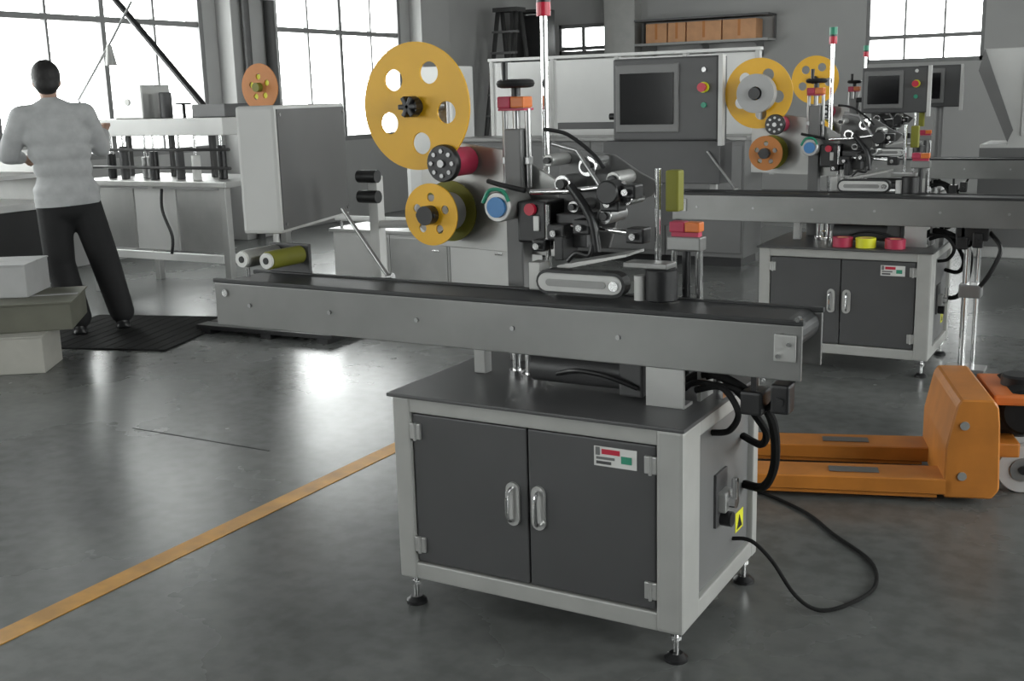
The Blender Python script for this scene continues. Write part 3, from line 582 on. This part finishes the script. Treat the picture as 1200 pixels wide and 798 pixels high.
# row of cartons on a shelf high on the back wall
sh = empty('wall_shelf', (-6.1, BACK_Y-0.002, 2.19))
tag(sh, 'long grey wall shelf carrying the row of cartons', 'shelf')
MB().box((-1.05, -0.42, 0), (1.05, 0, 0.035)).build('board', 'wall', sh)
for x in (-0.85, 0, 0.85): MB().prism([(-0.38, 0), (0, 0), (0, -0.22)], 'x', x-0.015, x+0.015).build('bracket', 'steel', sh)
MB().box((-1.05, -0.42, 0.36), (1.05, 0, 0.39)).box((-1.05, -0.03, 0.035), (-1.02, 0, 0.36)).box((1.02, -0.03, 0.035), (1.05, 0, 0.36)).build('upper_board', 'panel_dark', sh)
cl = ['darkest', 'second from the pier', 'third from the pier', 'palest']
xx = -6.98
for k, w in enumerate((0.36, 0.30, 0.56, 0.53)):
    c = empty('carton', (xx+w/2, BACK_Y-0.22, 2.2255)); w2 = w-0.02
    MB().box((-w2/2, -0.16, 0), (w2/2, 0.16, 0.285), 0.006).build('box', 'carton', c)
    MB().box((-0.02, -0.1615, 0.05), (0.02, -0.1595, 0.2856)).build('tape', 'roll_orange', c)
    tag(c, ['brown carton on the wall shelf nearest the pale pier', 'narrow brown carton on the wall shelf, second from the pale pier', 'wide brown carton on the wall shelf, third from the pale pier', 'wide brown carton on the wall shelf, farthest from the pale pier'][k], 'carton', 'cartons on the wall shelf')
    xx += w
# stepladder and dark board by the wall
ld = empty('stepladder', (-8.45, 15.0, 0))
tag(ld, 'tall dark A-frame stepladder standing by the wall', 'ladder')
for sx in (-0.22, 0.22):
    for s in (-1, 1):
        MB().tube([(sx, s*0.62, 0.0), (sx*0.7, s*0.06, 2.72)], 0.035, 8, 1).build('rail', 'pipe', ld)
for k in range(1, 9):
    z = 0.3*k; y = -(0.62-0.56*z/2.72)
    MB().box((-0.2, y-0.05, z), (0.2, y+0.05, z+0.03)).build('step', 'panel_mid', ld)
MB().box((-0.2, -0.14, 2.70), (0.2, 0.14, 2.76)).build('top_cap', 'pipe', ld)
bk = empty('tool_rack', (-8.6, 16.2, 0))
tag(bk, 'tall dark rack with vertical boards beside the stepladder', 'rack')
MB().box((-0.25, -0.05, 0), (0.25, 0.0, 2.72)).build('rear_board', 'panel_dark', bk)
MB().box((-0.28, -0.42, 0), (-0.22, 0.0, 2.78)).build('upright', 'pipe', bk)
MB().box((0.22, -0.42, 0), (0.28, 0.0, 2.78)).build('upright', 'pipe', bk)
for z in (0.4, 1.2, 2.0, 2.74): MB().box((-0.22, -0.42, z), (0.22, -0.051, z+0.04)).build('shelf', 'pipe', bk)
# white case on the partition side
wc = empty('white_case', (-6.3, 9.75, 0))
tag(wc, 'white upright equipment case behind the big yellow reel', 'equipment case')
MB().box((-0.32, -0.2, 0.1), (0.26, 0.2, 1.80), 0.015).build('body', 'white_paint', wc)
MB().box((-0.27, -0.208, 0.2), (0.21, -0.199, 1.60), 0.004).build('door', 'panel_light', wc)
MB().box((0.15, -0.235, 0.85), (0.17, -0.207, 1.0), 0.004).build('handle', 'chrome', wc)
for sx in (-0.27, 0.21):
    for sy in (-0.15, 0.15): MB().cyl((sx, sy, 0), (sx, sy, 0.1), 0.025, n=12).build('foot', 'black', wc)
# console and grey enclosure far right
cs = empty('operator_console', (-1.72, 10.75, 0))
tag(cs, 'far operator console with dark screen, beside the grey slanted enclosure', 'console')
MB().box((-0.16, -0.12, 0), (0.16, 0.16, 0.03), 0.006).cyl((0, 0.05, 0.03), (0, 0.05, 1.31), 0.04, n=18).build('pedestal', 'panel_mid', cs)
control_box(cs, (0, -0.06, 1.30), 0, 0.36, 0.36, 0.12, estop=False)
ge = empty('grey_enclosure', (-0.72, 10.6, 0))
tag(ge, 'big light grey machine enclosure with a slanted dark flank', 'enclosure')
MB().prism([(-0.62, 0), (1.0, 0), (1.0, 1.78), (-0.62, 1.78), (-0.62, 1.62), (-0.40, 1.06), (-0.40, 0.98), (-0.62, 0.98)], 'y', 0, 0.7, 0.006).build('housing', 'panel_light', ge)
MB().box((-0.30, -0.012, 1.05), (0.9, 0.0, 1.70), 0.004).build('cover', 'panel_light', ge)
MB().prism([(-0.66, 1.60), (-0.62, 1.78), (-0.36, 1.10), (-0.40, 1.0)], 'y', -0.03, 0.3).build('slanted_flank', 'panel_mid', ge)
MB().box((-0.10, -0.03, 1.26), (0.02, -0.011, 1.32), 0.004).build('latch', 'chrome', ge)
MB().box((-0.62, -0.012, 0.1), (0.9, 0.0, 0.95), 0.004).build('lower_cover', 'panel_mid', ge)
# conveyor stand under the second conveyor
def support_leg(root, x, y):
    o = (x, y, 0)
    leg = MB().cyl((x, y, 0.02), (x, y, 0.70), 0.018, n=14).cyl((x+0.05, y+0.04, 0.02), (x+0.05, y+0.04, 0.70), 0.012, n=12).build('support_leg', 'chrome', root)
    MB().box((x-0.08, y-0.05, 0), (x+0.12, y+0.09, 0.02), 0.004).build('leg_base', 'steel', leg)
    MB().box((x-0.06, y-0.04, 0.70), (x+0.10, y+0.08, 0.7745), 0.008).build('leg_head', 'black', leg)
    MB().box((x-0.03, y-0.045, 0.40), (x+0.08, y+0.06, 0.47), 0.008).build('leg_clamp', 'steel', leg)
    MB().tube([(x+0.10, y+0.02, 0.74), (x+0.16, y-0.02, 0.66), (x+0.12, y-0.05, 0.54), (x+0.07, y-0.03, 0.46)], 0.012).build('leg_hose', 'black', leg)
support_leg(back_m, 0.13, 0.27)
# dark control cabinet under the second machine's screen
MB().prism([(-2.02, 0.96), (-1.27, 0.96), (-1.27, 1.20), (-1.30, 1.214), (-1.99, 1.214), (-2.02, 1.20)], 'y', 0.40, 0.62, 0.004).build('control_cabinet', 'panel_dark', back_m)
MB().box((-2.35, 0.44, 1.285), (-1.94, 0.50, 1.325), 0.004).build('box_arm', 'panel_dark', back_m)
MB().box((-1.66, 0.45, 0.70), (-1.56, 0.55, 0.96), 0.004).build('cabinet_post', 'panel_dark', back_m)
# long grey counter in front of the partition
cn = empty('packing_counter', (-4.4, 9.6, 0))
tag(cn, 'long grey packing counter standing before the white partition', 'counter')
for k in range(4):
    u = MB().box((-1.5+0.72*k, -0.25, 0.08), (-1.5+0.72*k+0.715, 0.25, 1.08), 0.004).build('unit', 'panel_mid', cn)
    MB().box((-1.48+0.72*k, -0.262, 0.12), (-1.5+0.72*k+0.695, -0.25, 1.04), 0.004).build('door', 'panel_mid', u)
    MB().box((-1.44+0.72*k, -0.278, 0.88), (-1.42+0.72*k, -0.262, 0.98), 0.003).build('handle', 'chrome', u)
MB().box((-1.52, -0.28, 1.08), (1.40, 0.27, 1.115), 0.004).build('counter_top', 'alu_dull', cn)
MB().box((-1.45, -0.2, 0), (1.34, 0.2, 0.08)).build('plinth', 'black', cn)

# low pale cabinet between the first conveyor and the hall behind
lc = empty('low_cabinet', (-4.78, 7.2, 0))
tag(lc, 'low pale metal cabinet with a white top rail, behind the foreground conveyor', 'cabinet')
for k in range(3):
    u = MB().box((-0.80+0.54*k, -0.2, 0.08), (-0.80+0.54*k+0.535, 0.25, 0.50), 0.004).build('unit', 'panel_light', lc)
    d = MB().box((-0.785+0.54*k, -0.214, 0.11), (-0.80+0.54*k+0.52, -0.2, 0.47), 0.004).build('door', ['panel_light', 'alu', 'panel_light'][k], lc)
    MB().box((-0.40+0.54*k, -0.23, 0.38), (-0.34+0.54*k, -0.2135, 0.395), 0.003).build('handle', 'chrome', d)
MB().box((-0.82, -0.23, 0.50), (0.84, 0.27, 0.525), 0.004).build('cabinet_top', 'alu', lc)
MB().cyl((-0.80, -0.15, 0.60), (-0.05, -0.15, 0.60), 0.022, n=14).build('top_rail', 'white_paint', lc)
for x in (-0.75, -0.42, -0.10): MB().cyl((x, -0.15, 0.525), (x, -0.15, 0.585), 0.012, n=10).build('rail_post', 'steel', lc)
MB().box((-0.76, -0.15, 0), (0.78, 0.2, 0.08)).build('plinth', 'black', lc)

# ------------------------------------------------------------------ orange reel stand behind the control box
rs = empty('reel_stand', (-5.24, 5.95, 0))
tag(rs, 'reel stand with an orange reel showing above the grey control box', 'reel stand')
MB().lathe([(0, 0), (0.2, 0), (0.2, 0.02), (0.05, 0.04), (0, 0.04)], (0, 0, 0), (0, 0, 1), 28).cyl((0, 0, 0.03), (0, 0, 1.62), 0.022, n=16).build('post', 'alu', rs)
fl = plate_holes('reel_flange', 'roll_orange', rs, (0, 1.60), 0.155, [(0.07*math.cos(a), 0.07*math.sin(a), 0.02) for a in (0.4, 1.66, 2.9, 4.17, 5.4)], -0.06, 0.008, 40)
MB().cyl((0, -0.10, 1.60), (0, -0.02, 1.60), 0.03, n=16).build('hub', 'olive', fl)
MB().lathe([(0.031, 0), (0.085, 0), (0.085, 0.03), (0.031, 0.03)], (0, -0.052, 1.60), (0, 1, 0), 28, closed=True).build('label_roll', 'sticker_yellow', rs)

# ------------------------------------------------------------------ filling machine by the left window
fm = empty('filling_machine', (-6.85, 6.75, 0))
tag(fm, 'pale filling machine with a top beam, at the window right of the man', 'filling machine')
for sx in (-0.75, 0.72):
    for sy in (-0.33, 0.33): MB().box((sx-0.03, sy-0.03, 0.0), (sx+0.03, sy+0.03, 0.92), 0.004).build('leg', 'alu', fm)
MB().box((-0.72, -0.365, 0.30), (0.69, -0.325, 0.36), 0.004).build('front_rail', 'white_paint', fm)
for sx in (-0.75, 0.72): MB().box((sx-0.02, -0.3, 0.30), (sx+0.02, 0.3, 0.36), 0.004).build('side_rail', 'white_paint', fm)
for k in range(3):
    MB().box((-0.70+0.465*k, -0.345, 0.38), (-0.70+0.465*k+0.45, -0.330, 0.86), 0.004).build('front_panel', ['alu', 'panel_light', 'alu'][k], fm)
MB().box((-0.82, -0.40, 0.88), (0.80, 0.40, 0.925), 0.006).build('work_top', 'alu', fm)
for sx in (-0.7, -0.2, 0.25, 0.68): MB().box((sx-0.02, 0.05, 0.925), (sx+0.02, 0.09, 1.30), 0.003).build('upright', 'pipe', fm)
for k, (x, y, h_) in enumerate(((-0.62, -0.2, 0.20), (-0.45, -0.22, 0.26), (-0.28, -0.15, 0.17), (-0.08, -0.25, 0.22), (0.13, -0.18, 0.24), (0.36, -0.24, 0.19), (0.52, -0.12, 0.26))):
    n_ = MB().cyl((x, y, 0.925), (x, y, 0.925+h_), 0.035, n=16, bev=0.004).build('filling_nozzle', ['black', 'panel_dark', 'steel', 'black', 'panel_dark', 'paper', 'black'][k], fm)
    MB().cyl((x, y, 0.925+h_), (x, y, 1.30), 0.012, n=10).build('nozzle_tube', 'chrome', n_)
for z in (1.02, 1.16): MB().tube([(-0.75, -0.28, z), (0.75, -0.28, z)], 0.012, 8, 1).build('guide_rail', 'pipe', fm)
MB().box((-0.80, -0.36, 1.27), (0.78, 0.12, 1.40), 0.008).build('top_beam', 'panel_light', fm)
MB().box((-0.42, -0.30, 1.40), (-0.10, 0.0, 1.66), 0.01).build('hopper_box', 'alu', fm)
MB().cyl((-0.26, -0.308, 1.53), (-0.26, -0.299, 1.53), 0.025, n=16).build('dial', 'paper', fm)
MB().cyl((0.0, -0.15, 1.40), (0.0, -0.15, 1.60), 0.05, n=18, bev=0.006).build('valve_body', 'panel_dark', fm)
MB().cyl((0.22, -0.18, 1.40), (0.22, -0.18, 1.50), 0.014, n=10).lathe([(0, 0), (0.06, 0), (0.06, 0.015), (0, 0.02)], (0.22, -0.18, 1.50), (0, 0, 1), 18).build('valve_wheel', 'black', fm)
MB().box((0.40, -0.28, 1.401), (0.74, 0.05, 1.50), 0.008).build('cable_box', 'panel_dark', fm)
MB().tube([(0.47, -0.20, 1.47), (-0.60, -0.05, 2.38), (-0.95, 0.0, 2.68)], 0.026, 10, 1).build('feed_tube', 'black', fm)
MB().tube([(-0.72, -0.30, 1.40), (-0.82, -0.30, 1.56), (-0.42, -0.25, 2.02), (-0.22, -0.2, 2.30)], 0.010, 8, 1).build('lamp_arm', 'steel', fm)
MB().lathe([(0.02, 0), (0.03, -0.06), (0.05, -0.16), (0.045, -0.16), (0.02, -0.06)], (-0.45, -0.26, 1.98), (0, 0, 1), 16).build('lamp_shade', 'alu', fm)
MB().tube([(0.10, -0.37, 0.86), (0.14, -0.42, 0.7), (0.20, -0.40, 0.5), (0.18, -0.40, 0.36)], 0.012).build('hose', 'black', fm)

# workbench at the picture's left border
wbk = empty('workbench', (-7.45, 5.25, 0))
tag(wbk, 'dark workbench with white shelves in front of the man', 'workbench')
MB().box((-0.62, -0.30, 0.40), (0.48, 0.30, 0.80), 0.008).build('cupboard', 'black', wbk)
MB().box((-0.68, -0.36, 0.80), (0.54, 0.36, 0.85), 0.006).build('bench_top', 'white_paint', wbk)
for z in (1.02, 1.22): MB().box((-0.64, -0.25, z), (0.50, 0.30, z+0.03), 0.004).build('shelf', 'white_paint', wbk)
MB().box((-0.64, 0.27, 0.85), (0.50, 0.30, 1.25)).build('back_board', 'alu', wbk)
for sx in (-0.60, 0.45):
    MB().box((sx-0.02, 0.23, 0.85), (sx+0.02, 0.27, 1.25)).build('shelf_post', 'alu', wbk)
    for sy in (-0.27, 0.27): MB().box((sx-0.03, sy-0.03, 0), (sx+0.03, sy+0.03, 0.40)).build('leg', 'black', wbk)

# boxes stacked on the floor, bottom left
def crate(loc, rz, sx, sy, sz, m, label, flare=0.0, nm='carton'):
    c = empty(nm, loc, rz); t = 0.012
    b = MB()
    A = [(-sx/2, -sy/2), (sx/2, -sy/2), (sx/2, sy/2), (-sx/2, sy/2)]
    b.box((-sx/2, -sy/2, 0), (sx/2, sy/2, sz-0.01), 0.006)
    b.build('box', m, c)
    MB().box((-sx/2-0.004-flare, -sy/2-0.004-flare, sz-0.0099), (sx/2+0.004+flare, -0.003, sz+0.0), 0.003).build('flap', m, c)
    MB().box((-sx/2-0.004-flare, 0.003, sz-0.0099), (sx/2+0.004+flare, sy/2+0.004+flare, sz+0.0), 0.003).build('flap', m, c)
    MB().box((-sx/2-0.002, -0.025, sz), (sx/2+0.002, 0.025, sz+0.0015)).build('tape', 'paper_grey', c)
    return tag(c, label, 'box')
rzb = 0.62
crate((-5.80, 4.22, 0), rzb, 0.44, 0.36, 0.22, 'carton_pale', 'pale box on the floor, lowest of the stack beside the man')
crate((-5.93, 4.40, 0.2215), rzb+0.1, 0.66, 0.56, 0.17, 'board_olive', 'wide olive-grey box in the middle of the stack beside the man', 0.012)
crate((-6.12, 4.45, 0.393), rzb-0.05, 0.40, 0.40, 0.20, 'paper_grey', 'pale box lying on top of the stack beside the man')
# black mat and low skid
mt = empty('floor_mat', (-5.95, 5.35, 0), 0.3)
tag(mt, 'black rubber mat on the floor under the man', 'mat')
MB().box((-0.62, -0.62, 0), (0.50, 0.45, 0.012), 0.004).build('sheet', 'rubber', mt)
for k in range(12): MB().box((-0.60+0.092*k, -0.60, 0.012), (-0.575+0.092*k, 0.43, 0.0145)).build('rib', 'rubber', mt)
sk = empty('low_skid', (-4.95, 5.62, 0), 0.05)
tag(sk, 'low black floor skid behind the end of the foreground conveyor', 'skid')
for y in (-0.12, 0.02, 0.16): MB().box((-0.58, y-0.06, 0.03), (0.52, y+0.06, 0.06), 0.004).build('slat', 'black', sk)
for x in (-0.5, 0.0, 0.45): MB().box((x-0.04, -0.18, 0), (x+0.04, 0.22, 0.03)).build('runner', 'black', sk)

# ------------------------------------------------------------------ the man at the bench
PC = Vector((-6.15, 5.2, 0.0145)); PR = Vector((0.63, 0.777, 0)); PF = Vector((-0.777, 0.63, 0))
man = empty('person', PC, math.atan2(0.777, 0.63))   # local x = his right, local y = the way he faces
tag(man, 'man in a grey shirt and black trousers standing with his back turned', 'person')
def capsule(b, p0, p1, r0, r1, n=14, sc=None):
    p0, p1 = Vector(p0), Vector(p1); L = (p1-p0).length
    prof = [(0, -r0)] + [(r0*math.cos(a), r0*math.sin(a)) for a in (-1.2, -0.8, -0.4, 0)]
    prof += [(r1*math.cos(a), L+r1*math.sin(a)) for a in (0, 0.4, 0.8, 1.2)] + [(0, L+r1)]
    b.lathe(prof, p0, (p1-p0).normalized(), n)
def remesh(b, name, m, parent, vox=0.014, smooth=6, squash=None):
    o = b.build(name, m)
    md = o.modifiers.new('r', 'REMESH'); md.mode = 'VOXEL'; md.voxel_size = vox
    sm = o.modifiers.new('s', 'SMOOTH'); sm.iterations = smooth; sm.factor = 0.5
    dg = bpy.context.evaluated_depsgraph_get(); dg.update()
    me = bpy.data.meshes.new_from_object(o.evaluated_get(dg)); old = o.data
    bpy.data.objects.remove(o); bpy.data.meshes.remove(old); me.name = name
    for p in me.polygons: p.use_smooth = True
    return link(name, me, m, parent)
HL, KL, AL = (-0.245, 0.0, 0.90), (-0.245, 0.03, 0.47), (-0.165, -0.03, 0.09)
HR, KR, AR = (-0.065, 0.0, 0.90), (0.035, 0.06, 0.48), (0.115, 0.05, 0.09)
SL, SR = (-0.375, 0.0, 1.43), (0.0, 0.0, 1.44)
EL, ER = (-0.485, 0.05, 1.20), (0.085, 0.12, 1.22)
HLn, HRn = (-0.40, 0.30, 1.16), (0.13, 0.36, 1.33)
HEAD = Vector((-0.205, 0.035, 1.665))
def torso(b, g):
    for (z, x, w, d) in ((0.90, -0.155, 0.168, 0.118), (1.0, -0.155, 0.164, 0.112), (1.1, -0.16, 0.165, 0.11), (1.2, -0.17, 0.18, 0.115), (1.3, -0.18, 0.19, 0.115), (1.39, -0.187, 0.18, 0.10), (1.45, -0.19, 0.12, 0.08)):
        b.sph((x, 0.0, z), 1, (w+g, d+g, 0.085+g), 18)
body = MB(); torso(body, -0.012)
for a, k, c in ((HL, KL, AL), (HR, KR, AR)):
    capsule(body, a, k, 0.082, 0.055); capsule(body, k, c, 0.055, 0.038); capsule(body, c, (c[0], c[1]+0.13, 0.04), 0.038, 0.03)
for s_, e, h in ((SL, EL, HLn), (SR, ER, HRn)):
    capsule(body, s_, e, 0.052, 0.040); capsule(body, e, h, 0.040, 0.028)
    d = (Vector(h)-Vector(e)).normalized(); side = d.cross(Vector((0, 0, 1))).normalized(); h = Vector(h)
    body.sph(h+d*0.045, 1, (0.034, 0.034, 0.030), 12)
    for q, ln in ((-0.028, 0.058), (-0.010, 0.072), (0.010, 0.068), (0.027, 0.052)):
        p0 = h + d*0.07 + side*q; p1 = p0 + d*ln*0.55; p2 = p1 + d*ln*0.35 + Vector((0, 0, -ln*0.5))
        capsule(body, p0, p1, 0.0105, 0.0098, 8); capsule(body, p1, p2, 0.0098, 0.0085, 8)
    sg = -1 if h.x > -0.2 else 1
    capsule(body, h+d*0.03+side*0.03*sg, h+d*0.075+side*0.058*sg+Vector((0, 0, -0.012)), 0.012, 0.0095, 8)
capsule(body, (-0.19, 0.0, 1.46), (-0.203, 0.02, 1.58), 0.056, 0.053)
body.sph(HEAD, 1, (0.077, 0.096, 0.112), 20); body.sph(HEAD+Vector((0, 0.03, -0.07)), 1, (0.058, 0.065, 0.052), 16)
body.sph(HEAD+Vector((0, 0.102, -0.02)), 1, (0.013, 0.020, 0.022), 10)
for s_ in (-1, 1): body.sph(HEAD+Vector((s_*0.08, 0.0, -0.012)), 1, (0.012, 0.022, 0.034), 10)
remesh(body, 'body', 'skin', man, 0.011, 4)
for s_ in (-1, 1):
    MB().sph(HEAD+Vector((s_*0.032, 0.090, 0.005)), 0.0105, n=10).build('eye', 'paper', man)
MB().sph(HEAD+Vector((0, 0.093, -0.066)), 1, (0.024, 0.008, 0.007), 10).build('mouth', 'red_rubber', man)
hr = MB(); hr.sph(HEAD+Vector((0, -0.012, 0.028)), 1, (0.092, 0.105, 0.104), 20); hr.sph(HEAD+Vector((0, -0.055, -0.03)), 1, (0.078, 0.058, 0.066), 16)
remesh(hr, 'hair', 'hair', man, 0.012, 3)
sh_ = MB(); torso(sh_, 0.024)
for s_, e, h in ((SL, EL, HLn), (SR, ER, HRn)):
    capsule(sh_, s_, e, 0.082, 0.066); m_ = Vector(e).lerp(Vector(h), 0.75); capsule(sh_, e, m_, 0.066, 0.046)
    capsule(sh_, (-0.19, 0, 1.43), s_, 0.095, 0.082)
for z in (0.84, 0.90, 0.96): sh_.sph((-0.153, 0, z), 1, (0.212, 0.160, 0.09), 20)
capsule(sh_, (-0.19, 0.0, 1.46), (-0.198, 0.012, 1.515), 0.072, 0.066)
shirt = remesh(sh_, 'shirt', 'shirt', man, 0.014, 5)
bmh = bmesh.new(); bmh.from_mesh(shirt.data)
cut = bmesh.ops.bisect_plane(bmh, geom=bmh.verts[:]+bmh.edges[:]+bmh.faces[:], plane_co=(-0.15, 0, 0.862), plane_no=(-0.05, 0, 1), clear_inner=True)
bmesh.ops.holes_fill(bmh, edges=[e for e in bmh.edges if e.is_boundary])
bmh.to_mesh(shirt.data); bmh.free()
tr = MB()
tr.sph((-0.155, 0, 0.87), 1, (0.187, 0.132, 0.13), 18)
for a, k, c in ((HL, KL, AL), (HR, KR, AR)):
    capsule(tr, a, k, 0.112, 0.100); capsule(tr, k, (c[0], c[1], 0.11), 0.100, 0.085)
remesh(tr, 'trousers', 'trousers', man, 0.014, 5)
for c in (AL, AR):
    s2 = MB(); s2.sph((c[0], c[1]+0.0, 0.045), 1, (0.048, 0.07, 0.045), 14); s2.sph((c[0], c[1]+0.11, 0.034), 1, (0.050, 0.10, 0.034), 14)
    s2.box((c[0]-0.045, c[1]-0.065, 0.0), (c[0]+0.045, c[1]+0.19, 0.018), 0.006)
    remesh(s2, 'shoe', 'black', man, 0.010, 3)
